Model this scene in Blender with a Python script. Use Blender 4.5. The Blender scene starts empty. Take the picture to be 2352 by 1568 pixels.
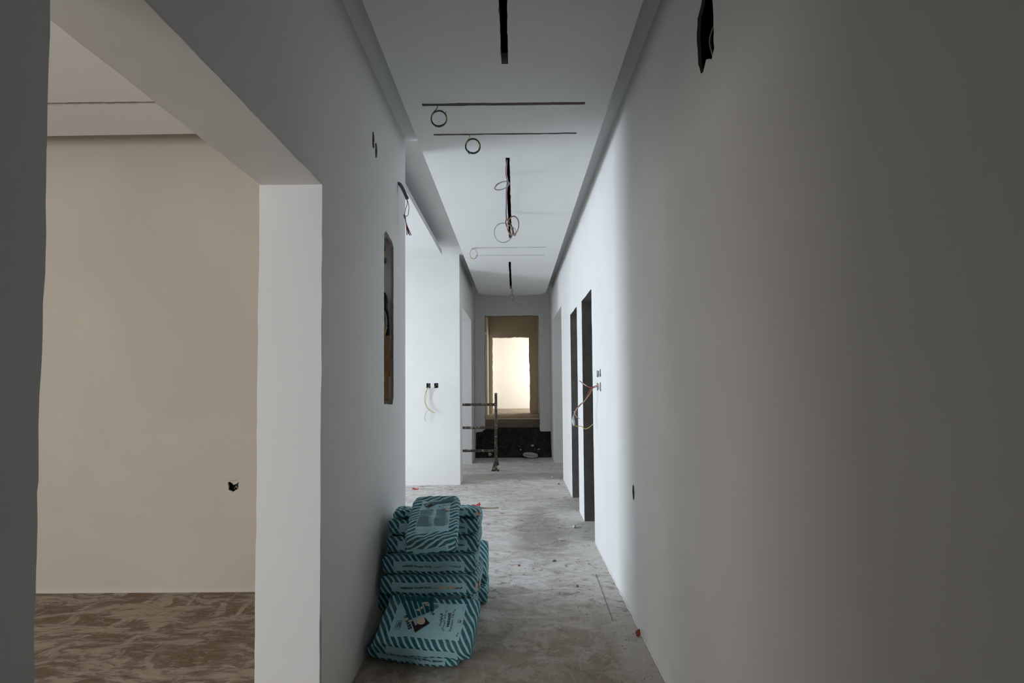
import bpy, bmesh, math, random
from mathutils import Vector, Matrix, Euler, noise
from mathutils.geometry import tessellate_polygon
sc = bpy.context.scene
C = sc.collection
rnd = random.Random(7)
PI = math.pi

# ------------------------------------------------------------------ camera
yaw, pitch, roll = -0.0050148, 0.0423273, -0.0086283
F = Vector((math.sin(yaw)*math.cos(pitch), math.cos(yaw)*math.cos(pitch), math.sin(pitch)))
Rt = F.cross(Vector((0, 0, 1))).normalized(); U = Rt.cross(F)
r0 = Rt*math.cos(roll)+U*math.sin(roll); u0 = -Rt*math.sin(roll)+U*math.cos(roll)
cam = bpy.data.cameras.new('camera'); camo = bpy.data.objects.new('camera', cam); C.objects.link(camo)
M = Matrix((r0, u0, -F)).transposed().to_4x4(); M.translation = Vector((0, 0, 1.4))
camo.matrix_world = M
cam.sensor_width = 36; cam.lens = 1300/2352*36; cam.shift_y = 45/2352
cam.clip_start = 0.05; cam.clip_end = 100
sc.camera = camo

# ------------------------------------------------------------------ light
w = bpy.data.worlds.new('world'); sc.world = w; w.use_nodes = True
w.node_tree.nodes['Background'].inputs[0].default_value = (.62, .74, .9, 1)
w.node_tree.nodes['Background'].inputs[1].default_value = .35
def area(name, loc, direction, sx, sy, power, col, spread=180):
    l = bpy.data.lights.new(name, 'AREA'); l.shape = 'RECTANGLE'; l.size = sx; l.size_y = sy
    l.energy = power; l.color = col; l.spread = math.radians(spread)
    o = bpy.data.objects.new(name, l); C.objects.link(o); o.location = loc
    o.rotation_euler = Vector(direction).to_track_quat('-Z', 'Y').to_euler()
    return o
COOL = (.77, .88, 1.0); WARM = (1.0, .86, .68)
area('hall_window_daylight', (-4.95, 5.15, 1.35), (1, 0, -.02), 1.7, 2.3, 196, COOL)
area('left_room_window_daylight', (-3.9, -2.62, 1.5), (.25, 1, 0), 2.0, 1.6, 106, (.98, .985, 1.0))
area('left_room_side_fill', (-6.02, -.6, 1.05), (1, .35, -.12), 2.0, 1.6, 46, (1, .93, .83))  # added fill from an unseen side, lifts the right wall and sacks
area('passage_left_daylight', (-3.4, 9.3, 1.4), (1, 0, 0), 1.6, 2.0, 36, (.84, .92, 1.0))
area('passage_right_daylight', (3.4, 9.3, 1.4), (-1, 0, 0), 1.6, 2.0, 9, (.9, .95, 1.0))
area('far_room_window_daylight', (2.1, 18.9, 2.0), (-1, .15, 0), 2.2, 1.8, 140, (1, .995, .98))
area('far_passage_daylight', (-2.2, 15.4, 1.7), (1, 0, 0), .8, 1.8, 10, WARM)
vs = sc.view_settings
vs.view_transform = 'Standard'; vs.look = 'None'; vs.gamma = 1; vs.exposure = 0; vs.use_curve_mapping = False

# ------------------------------------------------------------------ materials
def rgb(h):
    h = h.lstrip('#'); v = [int(h[i:i+2], 16)/255 for i in (0, 2, 4)]
    return tuple(((x/12.92) if x <= .04045 else ((x+.055)/1.055)**2.4) for x in v)+(1,)
class NT:
    def __init__(s, name, rough=.85, spec=.25):
        s.m = bpy.data.materials.new(name); s.m.use_nodes = True
        s.t = s.m.node_tree; s.b = s.t.nodes['Principled BSDF']
        s.b.inputs['Roughness'].default_value = rough; s.b.inputs['Specular IOR Level'].default_value = spec
        s.tc = s.n('ShaderNodeTexCoord')
    def n(s, k, **kw):
        x = s.t.nodes.new(k)
        for a, b in kw.items(): setattr(x, a, b)
        return x
    def l(s, a, b): s.t.links.new(a, b)
    def mapping(s, scale=(1, 1, 1), rot=(0, 0, 0), src='Object', loc=(0, 0, 0)):
        m = s.n('ShaderNodeMapping'); m.inputs['Scale'].default_value = scale; m.inputs['Rotation'].default_value = rot
        m.inputs['Location'].default_value = loc
        s.l(s.tc.outputs[src], m.inputs[0]); return m.outputs[0]
    def noise(s, vec, scale, detail=5, rough=.55, dist=0):
        x = s.n('ShaderNodeTexNoise'); x.inputs['Scale'].default_value = scale; x.inputs['Detail'].default_value = detail
        x.inputs['Roughness'].default_value = rough; x.inputs['Distortion'].default_value = dist
        if vec: s.l(vec, x.inputs['Vector'])
        return x.outputs['Fac']
    def ramp(s, fac, stops):
        x = s.n('ShaderNodeValToRGB'); e = x.color_ramp.elements
        for i, (p, c) in enumerate(stops):
            if i < 2: e[i].position = p; e[i].color = c
            else:
                q = e.new(p); q.color = c
        s.l(fac, x.inputs[0]); return x.outputs[0]
    def step(s, fac, a, b):
        x = s.n('ShaderNodeMapRange'); x.inputs[1].default_value = a; x.inputs[2].default_value = b
        s.l(fac, x.inputs[0]); return x.outputs[0]
    def math(s, op, a, b=None):
        x = s.n('ShaderNodeMath', operation=op)
        for i, v in enumerate((a, b)):
            if v is None: continue
            if isinstance(v, (int, float)): x.inputs[i].default_value = v
            else: s.l(v, x.inputs[i])
        return x.outputs[0]
    def mix(s, fac, a, b):
        x = s.n('ShaderNodeMix', data_type='RGBA')
        for sock, v in ((x.inputs[0], fac), (x.inputs[6], a), (x.inputs[7], b)):
            if isinstance(v, (int, float)): sock.default_value = v
            elif isinstance(v, tuple): sock.default_value = v
            else: s.l(v, sock)
        return x.outputs[2]
    def bump(s, h, strength, dist=.01, prev=None):
        x = s.n('ShaderNodeBump'); x.inputs['Strength'].default_value = strength; x.inputs['Distance'].default_value = dist
        s.l(h, x.inputs['Height'])
        if prev: s.l(prev, x.inputs['Normal'])
        return x.outputs[0]
    def out(s, col, nrm=None):
        if isinstance(col, tuple): s.b.inputs['Base Color'].default_value = col
        else: s.l(col, s.b.inputs['Base Color'])
        if nrm: s.l(nrm, s.b.inputs['Normal'])
        return s.m

def plaster(name, base, var=.06, bumpy=.25):
    t = NT(name, .9, .15); v = t.mapping()
    lo = tuple(c*(1-var) for c in base[:3])+(1,)
    n1 = t.noise(v, .9, 4, .6, .6)
    col = t.ramp(n1, [(.35, lo), (.65, base)])
    v2 = t.mapping((.6, .6, 6)); n2 = t.noise(v2, 3, 4, .6)
    h = t.noise(v, 90, 3, .6)
    h2 = t.noise(v, 7, 4, .55)
    b = t.bump(h2, .12, .01); b = t.bump(h, bumpy*.4, .002, b)
    col = t.mix(t.math('MULTIPLY', t.step(n2, .45, .75), .10), col, lo)
    return t.out(col, b)
M_white = plaster('white_plaster', (.82, .81, .79, 1))
M_ceil = plaster('ceiling_plaster', (.77, .775, .76, 1), .04)
M_beige = plaster('beige_primer_plaster', (.56, .51, .44, 1), .08)
M_jamb = plaster('fresh_white_plaster', (.80, .81, .82, 1), .03)
M_warmwall = plaster('cream_plaster', (.70, .65, .56, 1), .05)

M_cream = plaster('pale_cream_plaster', (.80, .77, .70, 1), .04)
def scuffed_beige():
    t = NT('scuffed_beige_plaster', .9, .15); v = t.mapping()
    n1 = t.noise(v, .8, 4, .6, .6)
    col = t.ramp(n1, [(.35, (.52, .475, .42, 1)), (.65, (.57, .52, .45, 1))])
    # patch of pencil-thin scuffs low on the wall
    g = t.n('ShaderNodeVectorMath', operation='DISTANCE'); t.l(t.tc.outputs['Object'], g.inputs[0])
    g.inputs[1].default_value = (-2.62, 3.9, .52)
    near = t.step(g.outputs['Value'], .42, .1)
    v2 = t.mapping((3, 3, 22), (0, .35, 0)); n2 = t.noise(v2, 3.2, 6, .7, 1.2)
    ln = t.math('MULTIPLY', t.step(n2, .62, .68), near)
    col = t.mix(t.math('MULTIPLY', ln, .45), col, (.24, .22, .22, 1))
    # paler brushed skirt just above the floor
    sep = t.n('ShaderNodeSeparateXYZ'); t.l(t.tc.outputs['Object'], sep.inputs[0])
    sk = t.step(t.math('ADD', sep.outputs[2], t.math('MULTIPLY', t.noise(v, 6, 4), .05)), .075, .045)
    col = t.mix(t.math('MULTIPLY', sk, .5), col, (.62, .60, .58, 1))
    b = t.bump(t.noise(v, 7, 4), .12, .01); b = t.bump(t.noise(v, 90, 3), .1, .002, b)
    return t.out(col, b)
M_beige_wall = scuffed_beige()

def concrete(name, a, b_, scale=6, spots=True):
    t = NT(name, .92, .1); v = t.mapping()
    n = t.noise(v, scale, 8, .65, .4)
    col = t.ramp(n, [(.3, a), (.7, b_)])
    if spots:
        s = t.noise(v, 40, 4, .7)
        col = t.mix(t.math('MULTIPLY', t.step(s, .64, .70), .7), col, (.34, .34, .33, 1))
        v2 = t.mapping((9, 9, 1.2), (0, .25, 0)); s2 = t.noise(v2, 2.2, 5, .7)
        col = t.mix(t.math('MULTIPLY', t.step(s2, .60, .72), .45), col, (.30, .30, .30, 1))
    return t.out(col, t.bump(t.noise(v, 60, 5, .7), .6, .004))
M_conc = concrete('bare_concrete', (.115, .108, .098, 1), (.18, .168, .155, 1))
M_gyp = concrete('raw_plaster_edge', (.34, .31, .28, 1), (.50, .46, .42, 1), 25, False)
M_voidshade = NT('cavity_shade', .95, .05).out((.012, .012, .011, 1))  # near-black colour stands in for shade inside slots and wall holes
M_bitumen = concrete('black_bitumen_earth', (.014, .013, .012, 1), (.055, .050, .044, 1), 12, False)

def corridor_floor():
    t = NT('dusty_screed', .88, .2); v = t.mapping()
    big = t.noise(t.mapping((1.0, .6, 1)), 1.3, 7, .62, .9)
    sm = t.noise(t.mapping((.8, 1.5, 1), (0, 0, .35)), 3.6, 10, .70, 1.2)
    sm2 = t.noise(t.mapping((2.0, .7, 1), (0, 0, -.3)), 3.0, 10, .68, 1.4)
    blot = t.noise(v, 5.5, 10, .66, .9)
    fine = t.noise(v, 30, 9, .78)
    sep = t.n('ShaderNodeSeparateXYZ'); t.l(t.tc.outputs['Object'], sep.inputs[0])
    X, Y = sep.outputs[0], sep.outputs[1]
    # trodden brown screed with paler trowel patches
    base = t.ramp(big, [(.34, (.34, .27, .205, 1)), (.66, (.47, .40, .33, 1))])
    base = t.mix(t.math('MULTIPLY', t.step(blot, .50, .58), .62), base, (.58, .54, .48, 1))
    base = t.mix(t.math('MULTIPLY', t.step(sm2, .56, .61), .45), base, (.62, .575, .52, 1))
    # the hall beyond the wall corner is dustier, plaster powder everywhere
    far = t.step(t.math('ADD', Y, t.math('MULTIPLY', t.math('SUBTRACT', sm, .5), 2.2)), 2.9, 4.1)
    hall = t.ramp(sm, [(.38, (.56, .52, .49, 1)), (.60, (.80, .765, .74, 1))])
    base = t.mix(t.math('MULTIPLY', far, .85), base, hall)
    # pale drip band of plaster along the right wall
    band = t.step(t.math('ADD', X, t.math('MULTIPLY', t.math('SUBTRACT', sm2, .5), .12)), .48, .57)
    base = t.mix(t.math('MULTIPLY', band, .6), base, (.68, .645, .60, 1))
    # darker trodden patch in the middle right and darker strip in the cross passage
    dx = t.math('DIVIDE', t.math('SUBTRACT', X, .22), .26); dy0 = t.math('DIVIDE', t.math('SUBTRACT', Y, 5.5), .95)
    rr = t.math('ADD', t.math('MULTIPLY', dx, dx), t.math('MULTIPLY', dy0, dy0))
    patch = t.step(t.math('ADD', rr, t.math('MULTIPLY', t.math('SUBTRACT', blot, .5), 3.0)), 1.35, .3)
    base = t.mix(t.math('MULTIPLY', patch, .62), base, (.25, .225, .195, 1))
    dy = t.math('ABSOLUTE', t.math('SUBTRACT', Y, t.math('ADD', 8.7, t.math('MULTIPLY', t.math('SUBTRACT', big, .5), 1.0))))
    base = t.mix(t.math('MULTIPLY', t.step(dy, .45, .2), .6), base, (.28, .25, .21, 1))
    # ground-in dirt specks and pale flecks
    d = t.noise(t.mapping((1, 1.2, 1), loc=(3, 1, 0)), 12, 10, .80, .6)
    pat = t.noise(t.mapping((1, 1, 1), loc=(7, 2, 0)), 1.7, 5, .6, .5)
    base = t.mix(t.math('MULTIPLY', t.math('MULTIPLY', t.step(d, .51, .60), t.step(pat, .38, .58)), .75), base, (.20, .165, .135, 1))
    base = t.mix(t.math('MULTIPLY', t.step(fine, .56, .66), .6), base, (.21, .18, .155, 1))
    w1 = t.noise(v, 75, 3, .8); base = t.mix(t.step(w1, .72, .76), base, (.78, .77, .75, 1))
    b = t.bump(sm, .4, .012); b = t.bump(fine, .6, .006, b); b = t.bump(d, .5, .008, b)
    return t.out(base, b)
M_floor = corridor_floor()
def brown_floor(name, dark, mid, pale):
    t = NT(name, .8, .25); v = t.mapping()
    wn = t.n('ShaderNodeTexNoise'); wn.inputs['Scale'].default_value = 1.6; wn.inputs['Detail'].default_value = 3
    t.l(v, wn.inputs['Vector'])
    ad = t.n('ShaderNodeVectorMath', operation='MULTIPLY_ADD'); t.l(wn.outputs['Color'], ad.inputs[0]); ad.inputs[1].default_value = (.45, .35, 0)
    t.l(v, ad.inputs[2])
    m = t.n('ShaderNodeMapping'); m.inputs['Scale'].default_value = (.75, 2.6, 1); m.inputs['Rotation'].default_value = (0, 0, .18); t.l(ad.outputs[0], m.inputs[0])
    a = t.noise(m.outputs[0], 2.6, 12, .68, .25)
    m2 = t.n('ShaderNodeMapping'); m2.inputs['Scale'].default_value = (3.4, .8, 1); m2.inputs['Rotation'].default_value = (0, 0, -.75); t.l(ad.outputs[0], m2.inputs[0])
    c = t.noise(m2.outputs[0], 2.0, 12, .66, .2)
    fine = t.noise(v, 30, 8, .7)
    base = t.ramp(fine, [(.3, dark), (.7, mid)])
    k = t.math('MAXIMUM', t.math('MULTIPLY', t.step(a, .455, .525), .8), t.math('MULTIPLY', t.step(c, .53, .58), .85))
    streak = t.noise(t.mapping((2, 30, 1), (0, 0, .25)), 2, 5, .6)
    chop = t.noise(m.outputs[0], 9, 12, .72, .6)
    base = t.mix(t.math('MULTIPLY', t.step(chop, .54, .60), .45), base, pale)
    k = t.math('MULTIPLY', k, t.math('SUBTRACT', 1, t.math('MULTIPLY', t.step(chop, .47, .40), .75)))
    base = t.mix(t.math('MULTIPLY', k, t.math('ADD', .55, t.math('MULTIPLY', streak, .6))), base, pale)
    rim = t.math('MULTIPLY', t.step(a, .47, .50), t.step(a, .53, .50))
    base = t.mix(t.math('MULTIPLY', rim, .35), base, tuple(x*.5 for x in dark[:3])+(1,))
    b = t.bump(k, .5, .012); b = t.bump(fine, .6, .006, b); b = t.bump(streak, .25, .004, b)
    return t.out(base, b)
M_brown = brown_floor('brown_smeared_screed', (.13, .088, .056, 1), (.25, .185, .125, 1), (.47, .395, .325, 1))
M_farfloor = brown_floor('far_dusty_screed', (.16, .12, .08, 1), (.27, .21, .15, 1), (.42, .36, .29, 1))

def simple(name, col, rough=.6, spec=.3, var=0):
    t = NT(name, rough, spec)
    if var:
        v = t.mapping(); n = t.noise(v, 30, 5, .65)
        return t.out(t.ramp(n, [(.3, tuple(c*(1-var) for c in col[:3])+(1,)), (.7, col)]), t.bump(n, .3, .004))
    return t.out(col)
M_card = simple('brown_cardboard', (.60, .40, .22, 1), .85, .1, .25)
M_blackplastic = simple('black_plastic', (.015, .015, .017, 1), .45, .4)
M_greyconduit = simple('grey_flexible_conduit', (.16, .175, .18, 1), .5, .4)
M_green = simple('green_wire', (.02, .11, .055, 1), .4, .5)
M_yellow = simple('yellow_wire', (.55, .40, .06, 1), .4, .5)
M_red = simple('red_wire', (.36, .04, .04, 1), .4, .5)
M_whitew = simple('white_wire', (.55, .53, .5, 1), .45, .5)
M_orange = simple('orange_wire', (.50, .24, .10, 1), .4, .5)
M_blue = simple('blue_wire', (.05, .09, .22, 1), .4, .5)
M_purple = simple('purple_wire', (.12, .06, .14, 1), .4, .5)
M_greyw = simple('grey_wire', (.22, .23, .23, 1), .4, .5)
M_tape = simple('silver_tape', (.4, .4, .4, 1), .4, .5)
M_redpaper = simple('red_plastic_scrap', (.62, .07, .07, 1), .5, .4, .3)
M_chip = simple('white_plaster_chip', (.72, .70, .67, 1), .9, .1, .15)
M_chipd = simple('grey_mortar_chip', (.25, .22, .19, 1), .9, .1, .3)
M_brick = simple('red_brick_crumb', (.36, .10, .05, 1), .9, .1, .3)
M_lid = simple('white_bucket_lid', (.55, .56, .54, 1), .5, .4, .12)
M_pinkboard = simple('inner_white_board', (.80, .75, .76, 1), .8, .2, .08)
M_boxgreen = simple('dark_green_socket_box', (.03, .05, .035, 1), .6, .3, .4)
M_stick = simple('pale_wood_stick', (.40, .33, .22, 1), .8, .2, .2)
def painted_pipe():
    t = NT('paint_splashed_steel', .6, .4); v = t.mapping()
    n = t.noise(v, 22, 5, .7, .5)
    rust = t.noise(v, 6, 5, .6)
    base = t.ramp(rust, [(.4, (.045, .042, .035, 1)), (.62, (.11, .075, .05, 1))])
    col = t.mix(t.step(n, .565, .60), base, (.48, .45, .39, 1))
    return t.out(col, t.bump(n, .4, .003))
M_pipe = painted_pipe()
# sacks
LB = (.42, .73, .80, 1); TEAL = (.004, .125, .160, 1)
def sack_mat(name, striped, dusty=.25):
    t = NT(name, .62, .3)
    uv = t.n('ShaderNodeUVMap'); uv.uv_map = 'UVMap'
    v = t.mapping(); d1 = t.noise(v, 9, 7, .7, .6)
    base = LB
    if striped:
        sp = t.n('ShaderNodeSeparateXYZ'); t.l(uv.outputs[0], sp.inputs[0])
        s_ = t.math('ADD', sp.outputs[0], t.math('MULTIPLY', sp.outputs[1], .62))
        fr = t.math('FRACT', t.math('DIVIDE', s_, .0345))
        k = t.math('MULTIPLY', t.math('GREATER_THAN', fr, .04), t.math('LESS_THAN', fr, .65))
        base = t.mix(k, LB, TEAL)
    # cement dust lies on what faces up (a real coating), patchy
    col = t.mix(t.math('MULTIPLY', t.step(d1, .42, .72), dusty), base, (.46, .50, .46, 1))
    cr = t.n('ShaderNodeTexNoise'); cr.inputs['Scale'].default_value = 14; cr.inputs['Detail'].default_value = 6; cr.inputs['Distortion'].default_value = 1.5
    t.l(v, cr.inputs['Vector'])
    b = t.bump(cr.outputs['Fac'], .35, .01)
    return t.out(col, b)
M_sack = sack_mat('pale_blue_sack_paper', False)
M_sackstripe = sack_mat('teal_striped_sack_paper', True)
M_ink = simple('black_print', (.012, .016, .02, 1), .6, .2)
M_inkgrey = simple('grey_small_print', (.07, .12, .135, 1), .6, .2)
M_inkbrown = simple('dark_brown_emblem', (.035, .022, .02, 1), .6, .2)
M_inkteal = simple('teal_print', TEAL, .62, .3)
M_kraft = simple('torn_kraft_paper', (.76, .63, .54, 1), .85, .1, .1)
M_plabel = simple('pale_blue_label', (.34, .62, .68, 1), .6, .25)

# ------------------------------------------------------------------ helpers
def link_mesh(name, bm, mats, parent=None, smooth=False, loc=None):
    me = bpy.data.meshes.new(name); bm.to_mesh(me); bm.free()
    if not isinstance(mats, (list, tuple)): mats = [mats]
    for m in mats: me.materials.append(m)
    if smooth:
        for p in me.polygons: p.use_smooth = True
    o = bpy.data.objects.new(name, me); C.objects.link(o)
    if parent: o.parent = parent
    if loc: o.location = loc
    return o
def thing(name, label, cat, loc=(0, 0, 0), rot=(0, 0, 0), group=None):
    o = bpy.data.objects.new(name, None); C.objects.link(o); o.location = loc; o.rotation_euler = rot
    o.empty_display_size = .05
    o['label'] = label; o['category'] = cat
    if group: o['group'] = group
    return o
def tag(o, label, cat, group=None):
    o['label'] = label; o['category'] = cat
    if group: o['group'] = group
    return o
def struct(o, label=None):
    o['kind'] = 'structure'
    if label: o['label'] = label
    return o
def add_box(bm, x0, x1, y0, y1, z0, z1, mi=0):
    vs_ = [bm.verts.new((x, y, z)) for x in (x0, x1) for y in (y0, y1) for z in (z0, z1)]
    for q in ((0, 1, 3, 2), (4, 6, 7, 5), (0, 4, 5, 1), (2, 3, 7, 6), (0, 2, 6, 4), (1, 5, 7, 3)):
        f = bm.faces.new([vs_[i] for i in q]); f.material_index = mi
def box(name, x0, x1, y0, y1, z0, z1, m, parent=None):
    bm = bmesh.new(); add_box(bm, x0, x1, y0, y1, z0, z1); bmesh.ops.recalc_face_normals(bm, faces=bm.faces)
    return link_mesh(name, bm, m, parent)
def jag(pts, amp=.004, step=.05, flags=None, closed=True, seed=0):
    """pts [(u,v,mat)], flags: per edge True = ragged"""
    R = random.Random(seed); out = []
    n = len(pts)
    for i in range(n):
        a = pts[i]; b = pts[(i+1) % n]; out.append(a)
        if flags is None or flags[i]:
            L = math.hypot(b[0]-a[0], b[1]-a[1]); k = int(L/step)
            if L < 1e-6 or k < 2: continue
            nx, ny = -(b[1]-a[1])/L, (b[0]-a[0])/L
            d = 0
            for j in range(1, k):
                t = (j+R.uniform(-.3, .3))/k; d = d*.5+R.uniform(-amp, amp)
                if R.random() < .06: d += R.choice((-1, 1))*amp*1.2
                out.append((a[0]+(b[0]-a[0])*t+nx*d, a[1]+(b[1]-a[1])*t+ny*d, a[2]))
    return out
def slab(name, outer, holes, fn, d0, d1, mats, parent=None, hd=None):
    """extruded polygon with holes; points (u,v,sidemat); fn(u,v,d)->xyz"""
    bm = bmesh.new(); loops = [outer]+holes
    V3 = lambda l: [Vector((p[0], p[1], 0)) for p in l]
    tri = tessellate_polygon([V3(l) for l in loops]); tri1 = tri if hd is None else tessellate_polygon([V3(outer)])
    flat = [p for l in loops for p in l]; no = len(outer)
    A = [bm.verts.new(fn(p[0], p[1], d0)) for p in flat]
    B = [bm.verts.new(fn(p[0], p[1], d1 if (hd is None or i < no) else d0+hd)) for i, p in enumerate(flat)]
    for T_, W_ in ((tri, A), (tri1, B)):
        for t in T_:
            try: bm.faces.new([W_[i] for i in t])
            except ValueError: pass
    off = 0
    for l in loops:
        n = len(l)
        for i in range(n):
            j = (i+1) % n
            f = bm.faces.new((A[off+i], A[off+j], B[off+j], B[off+i])); f.material_index = l[i][2] if len(l[i]) > 2 else 0
        off += n
    bmesh.ops.recalc_face_normals(bm, faces=bm.faces)
    return link_mesh(name, bm, mats, parent)
FX = lambda u, v, d: (d, u, v)      # u=Y v=Z
FY = lambda u, v, d: (u, d, v)      # u=X v=Z
FZ = lambda u, v, d: (u, v, d)      # u=X v=Y
def rect(u0, u1, v0, v1, m=0): return [(u0, v0, m), (u1, v0, m), (u1, v1, m), (u0, v1, m)]
def ragged(pts, amp=.006, step=.012, seed=1, m=1): return jag([(a, b, m) for a, b in pts], amp, step, seed=seed)
def catmull(P, n=8):
    P = [Vector(p) for p in P]; Q = [P[0]*2-P[1]]+P+[P[-1]*2-P[-2]]; out = []
    for i in range(1, len(Q)-2):
        a, b, c, d = Q[i-1:i+3]
        for k in range(n):
            t = k/n
            out.append(.5*((2*b)+(c-a)*t+(2*a-5*b+4*c-d)*t*t+(3*b-a-3*c+d)*t**3))
    out.append(P[-1]); return out
def add_tube(bm, P, r, sides=7, mi=0, cap=True):
    P = [Vector(p) for p in P]; rings = []; n = len(P)
    rad = r if callable(r) else (lambda t: r)
    up = Vector((0, 0, 1)); prev = None
    for i, p in enumerate(P):
        t = (P[min(i+1, n-1)]-P[max(i-1, 0)])
        if t.length < 1e-9: t = Vector((0, 0, 1))
        t.normalize()
        if prev is None:
            a = t.cross(up) if abs(t.dot(up)) < .95 else t.cross(Vector((1, 0, 0)))
        else:
            a = prev-t*prev.dot(t)
            if a.length < 1e-6: a = t.cross(up)
        a.normalize(); prev = a; b = t.cross(a); rr = rad(i/(n-1))
        rings.append([bm.verts.new(p+(a*math.cos(2*PI*k/sides)+b*math.sin(2*PI*k/sides))*rr) for k in range(sides)])
    for i in range(n-1):
        for k in range(sides):
            f = bm.faces.new((rings[i][k], rings[i][(k+1) % sides], rings[i+1][(k+1) % sides], rings[i+1][k])); f.material_index = mi
    if cap:
        bm.faces.new(list(reversed(rings[0]))).material_index = mi; bm.faces.new(rings[-1]).material_index = mi
def tube(name, P, r, m, parent=None, sides=7, smooth=True, sm=8):
    bm = bmesh.new(); add_tube(bm, catmull(P, sm) if sm else P, r, sides); bmesh.ops.recalc_face_normals(bm, faces=bm.faces)
    return link_mesh(name, bm, m, parent, smooth)

# ------------------------------------------------------------------ room shell
XL, XLo, XR, XRo = -.785, -1.038, .70, .92
ZC, ZP = 3.28, 3.08
# floors
fl = struct(slab('floor', [(XLo+.1, -3), (4, -3), (4, 11.6), (-6, 11.6), (-6, 3.98), (XLo+.1, 3.98)], [], FZ, 0, -.1, [M_floor]))
struct(slab('floor_left_room', [(-6, -3), (XLo+.1, -3), (XLo+.1, 3.98), (-6, 3.98)], [], FZ, 0, -.1, [M_brown]))
struct(slab('floor_far_rooms', rect(-3, 3, 11.5, 21), [], FZ, .55, .45, [M_farfloor]))
# right wall: openings 1,2 (bare reveals), 3 (plastered)
def opening(y0, y1, h, m):      # going up/down from the floor line, y0 < y1
    return [(y0, 0, m), (y0, h, m), (y1, h, m), (y1, 0, 0)]
o1, o2, o3 = opening(5.11, 5.87, 2.265, 1), opening(6.33, 7.08, 2.275, 1), opening(8.42, 10.2, 2.575, 0)
outer = [(-3, 0, 0)]+o1+o2+o3+[(11.5, 0, 0), (11.5, ZC, 0), (-3, ZC, 0)]
fl_ = []
for i, p in enumerate(outer):
    q = outer[(i+1) % len(outer)]
    inner = any(a in (p,) and i2 < 3 for o in (o1, o2) for i2, a in enumerate(o))
    fl_.append(inner)
outer = jag(outer, .0045, .07, fl_, seed=3)
H = []
hole_top = [(2.058, 2.548), (2.085, 2.60), (2.095, 2.70), (2.08, 2.775), (2.035, 2.80), (2.0, 2.83), (1.972, 2.87), (1.93, 2.86), (1.918, 2.64), (1.916, 2.56), (1.945, 2.535), (2.0, 2.567), (2.035, 2.54)]
H.append(ragged(hole_top, .004, .02, 5))
H.append(ragged([(3.388, .722), (3.378, .76), (3.385, .79), (3.405, .802), (3.43, .79), (3.438, .75), (3.425, .715), (3.40, .708)], .003, .015, 6))
def slits(zc, zh, seed, ys=(4.64, 4.735, 4.82)):
    out = []; R = random.Random(seed)
    for y in ys:
        w_ = R.uniform(.02, .032); a = zc-zh*R.uniform(.75, 1); b = zc+zh*R.uniform(.7, 1)
        out.append(ragged([(y-w_, a), (y+w_, a+R.uniform(-.004, .012)), (y+w_*.8, (a+b)/2), (y+w_, b), (y-w_*.7, b)], .005, .014, seed+int(y*100)))
    return out
H += slits(1.492, .034, 11)+slits(1.38, .037, 12)
wr = struct(slab('wall_right', outer, H, FX, XR, XRo, [M_white, M_conc, M_gyp], hd=.014))
# outer shell to the right of the door openings (side rooms)
struct(box('wall_side_rooms_right', 3.9, 4.0, -3, 11.5, 0, ZC, M_white))
for y in (6.05, 8.15, 10.3):
    struct(box('wall_side_rooms_partition', XRo, 3.9, y, y+.1, 0, ZC, M_conc if y < 8 else M_white))
struct(box('wall_side_rooms_near', XRo, 3.9, 4.3, 4.4, 0, ZC, M_conc))
# left wall with the wide opening, distribution cutout and small holes
ol = [(.935, 0, 0), (.933, 2.236, 0), (2.292, 2.236, 0), (2.31, 0, 0)]
outer = [(-3, 0, 0)]+ol+[(4.05, 0, 0), (4.05, ZC, 0), (-3, ZC, 0)]
outer = jag(outer, .0018, .04, [i in (1, 2, 3, 5) for i in range(len(outer))], seed=9)
CY0, CY1, CZ0, CZ1 = 3.388, 3.655, 1.295, 2.325
H = [jag([(CY0, CZ0, 1), (CY1-.03, CZ0-.012, 1), (CY1, CZ0+.03, 1), (CY1, CZ1-.02, 1), (CY1-.06, CZ1+.01, 1), (CY0+.05, CZ1+.03, 1), (CY0, CZ1, 1)], .0032, .014, seed=4),
     ragged([(3.11, 2.735), (3.145, 2.745), (3.15, 2.80), (3.13, 2.835), (3.105, 2.82), (3.10, 2.77)], .004, .014, 7),
     ragged([(3.175, 2.70), (3.205, 2.715), (3.215, 2.77), (3.195, 2.80), (3.168, 2.785), (3.165, 2.74)], .004, .014, 8)]
wl = struct(slab('wall_left', outer, H, FX, XL, XLo, [M_white, M_gyp], hd=-.016))
# jamb facing: the wall end inside the opening is freshly skimmed (thin coat)
struct(slab('trim_1', jag(rect(XLo-.004, XL+.001, 0, 2.236), .0012, .05, [0, 1, 0, 1], seed=2), [], FY, 2.300, 2.286, [M_jamb]))
struct(slab('trim_4', jag(rect(XLo+.001, XL-.0005, .937, 2.286), .0015, .04, [0, 1, 0, 1], seed=3), [], FZ, 2.229, 2.240, [M_white]))
# left room
H = [ragged([(-1.985, .695), (-1.95, .68), (-1.918, .70), (-1.913, .755), (-1.93, .735), (-1.95, .728), (-1.975, .75), (-1.99, .745)], .003, .012, 3)]
struct(slab('wall_left_room_back', rect(-6, XLo, 0, ZC), H, FY, 3.93, 4.05, [M_beige_wall, M_gyp], hd=.014))
struct(slab('wall_left_room_side', rect(-3, 4.05, 0, ZC), [rect(-1.6, .4, .22, 1.9)], FX, -6.0, -6.1, [M_beige]))
struct(slab('wall_left_room_near', rect(-6, XLo, 0, ZC), [rect(-5.0, -2.8, .7, 2.4)], FY, -2.6, -2.8, [M_beige]))
struct(slab('wall_back', rect(XL, XR, 0, ZC), [rect(-.6, .6, 0.02, 2.5)], FY, -3.0, -3.1, [M_white]))
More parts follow.
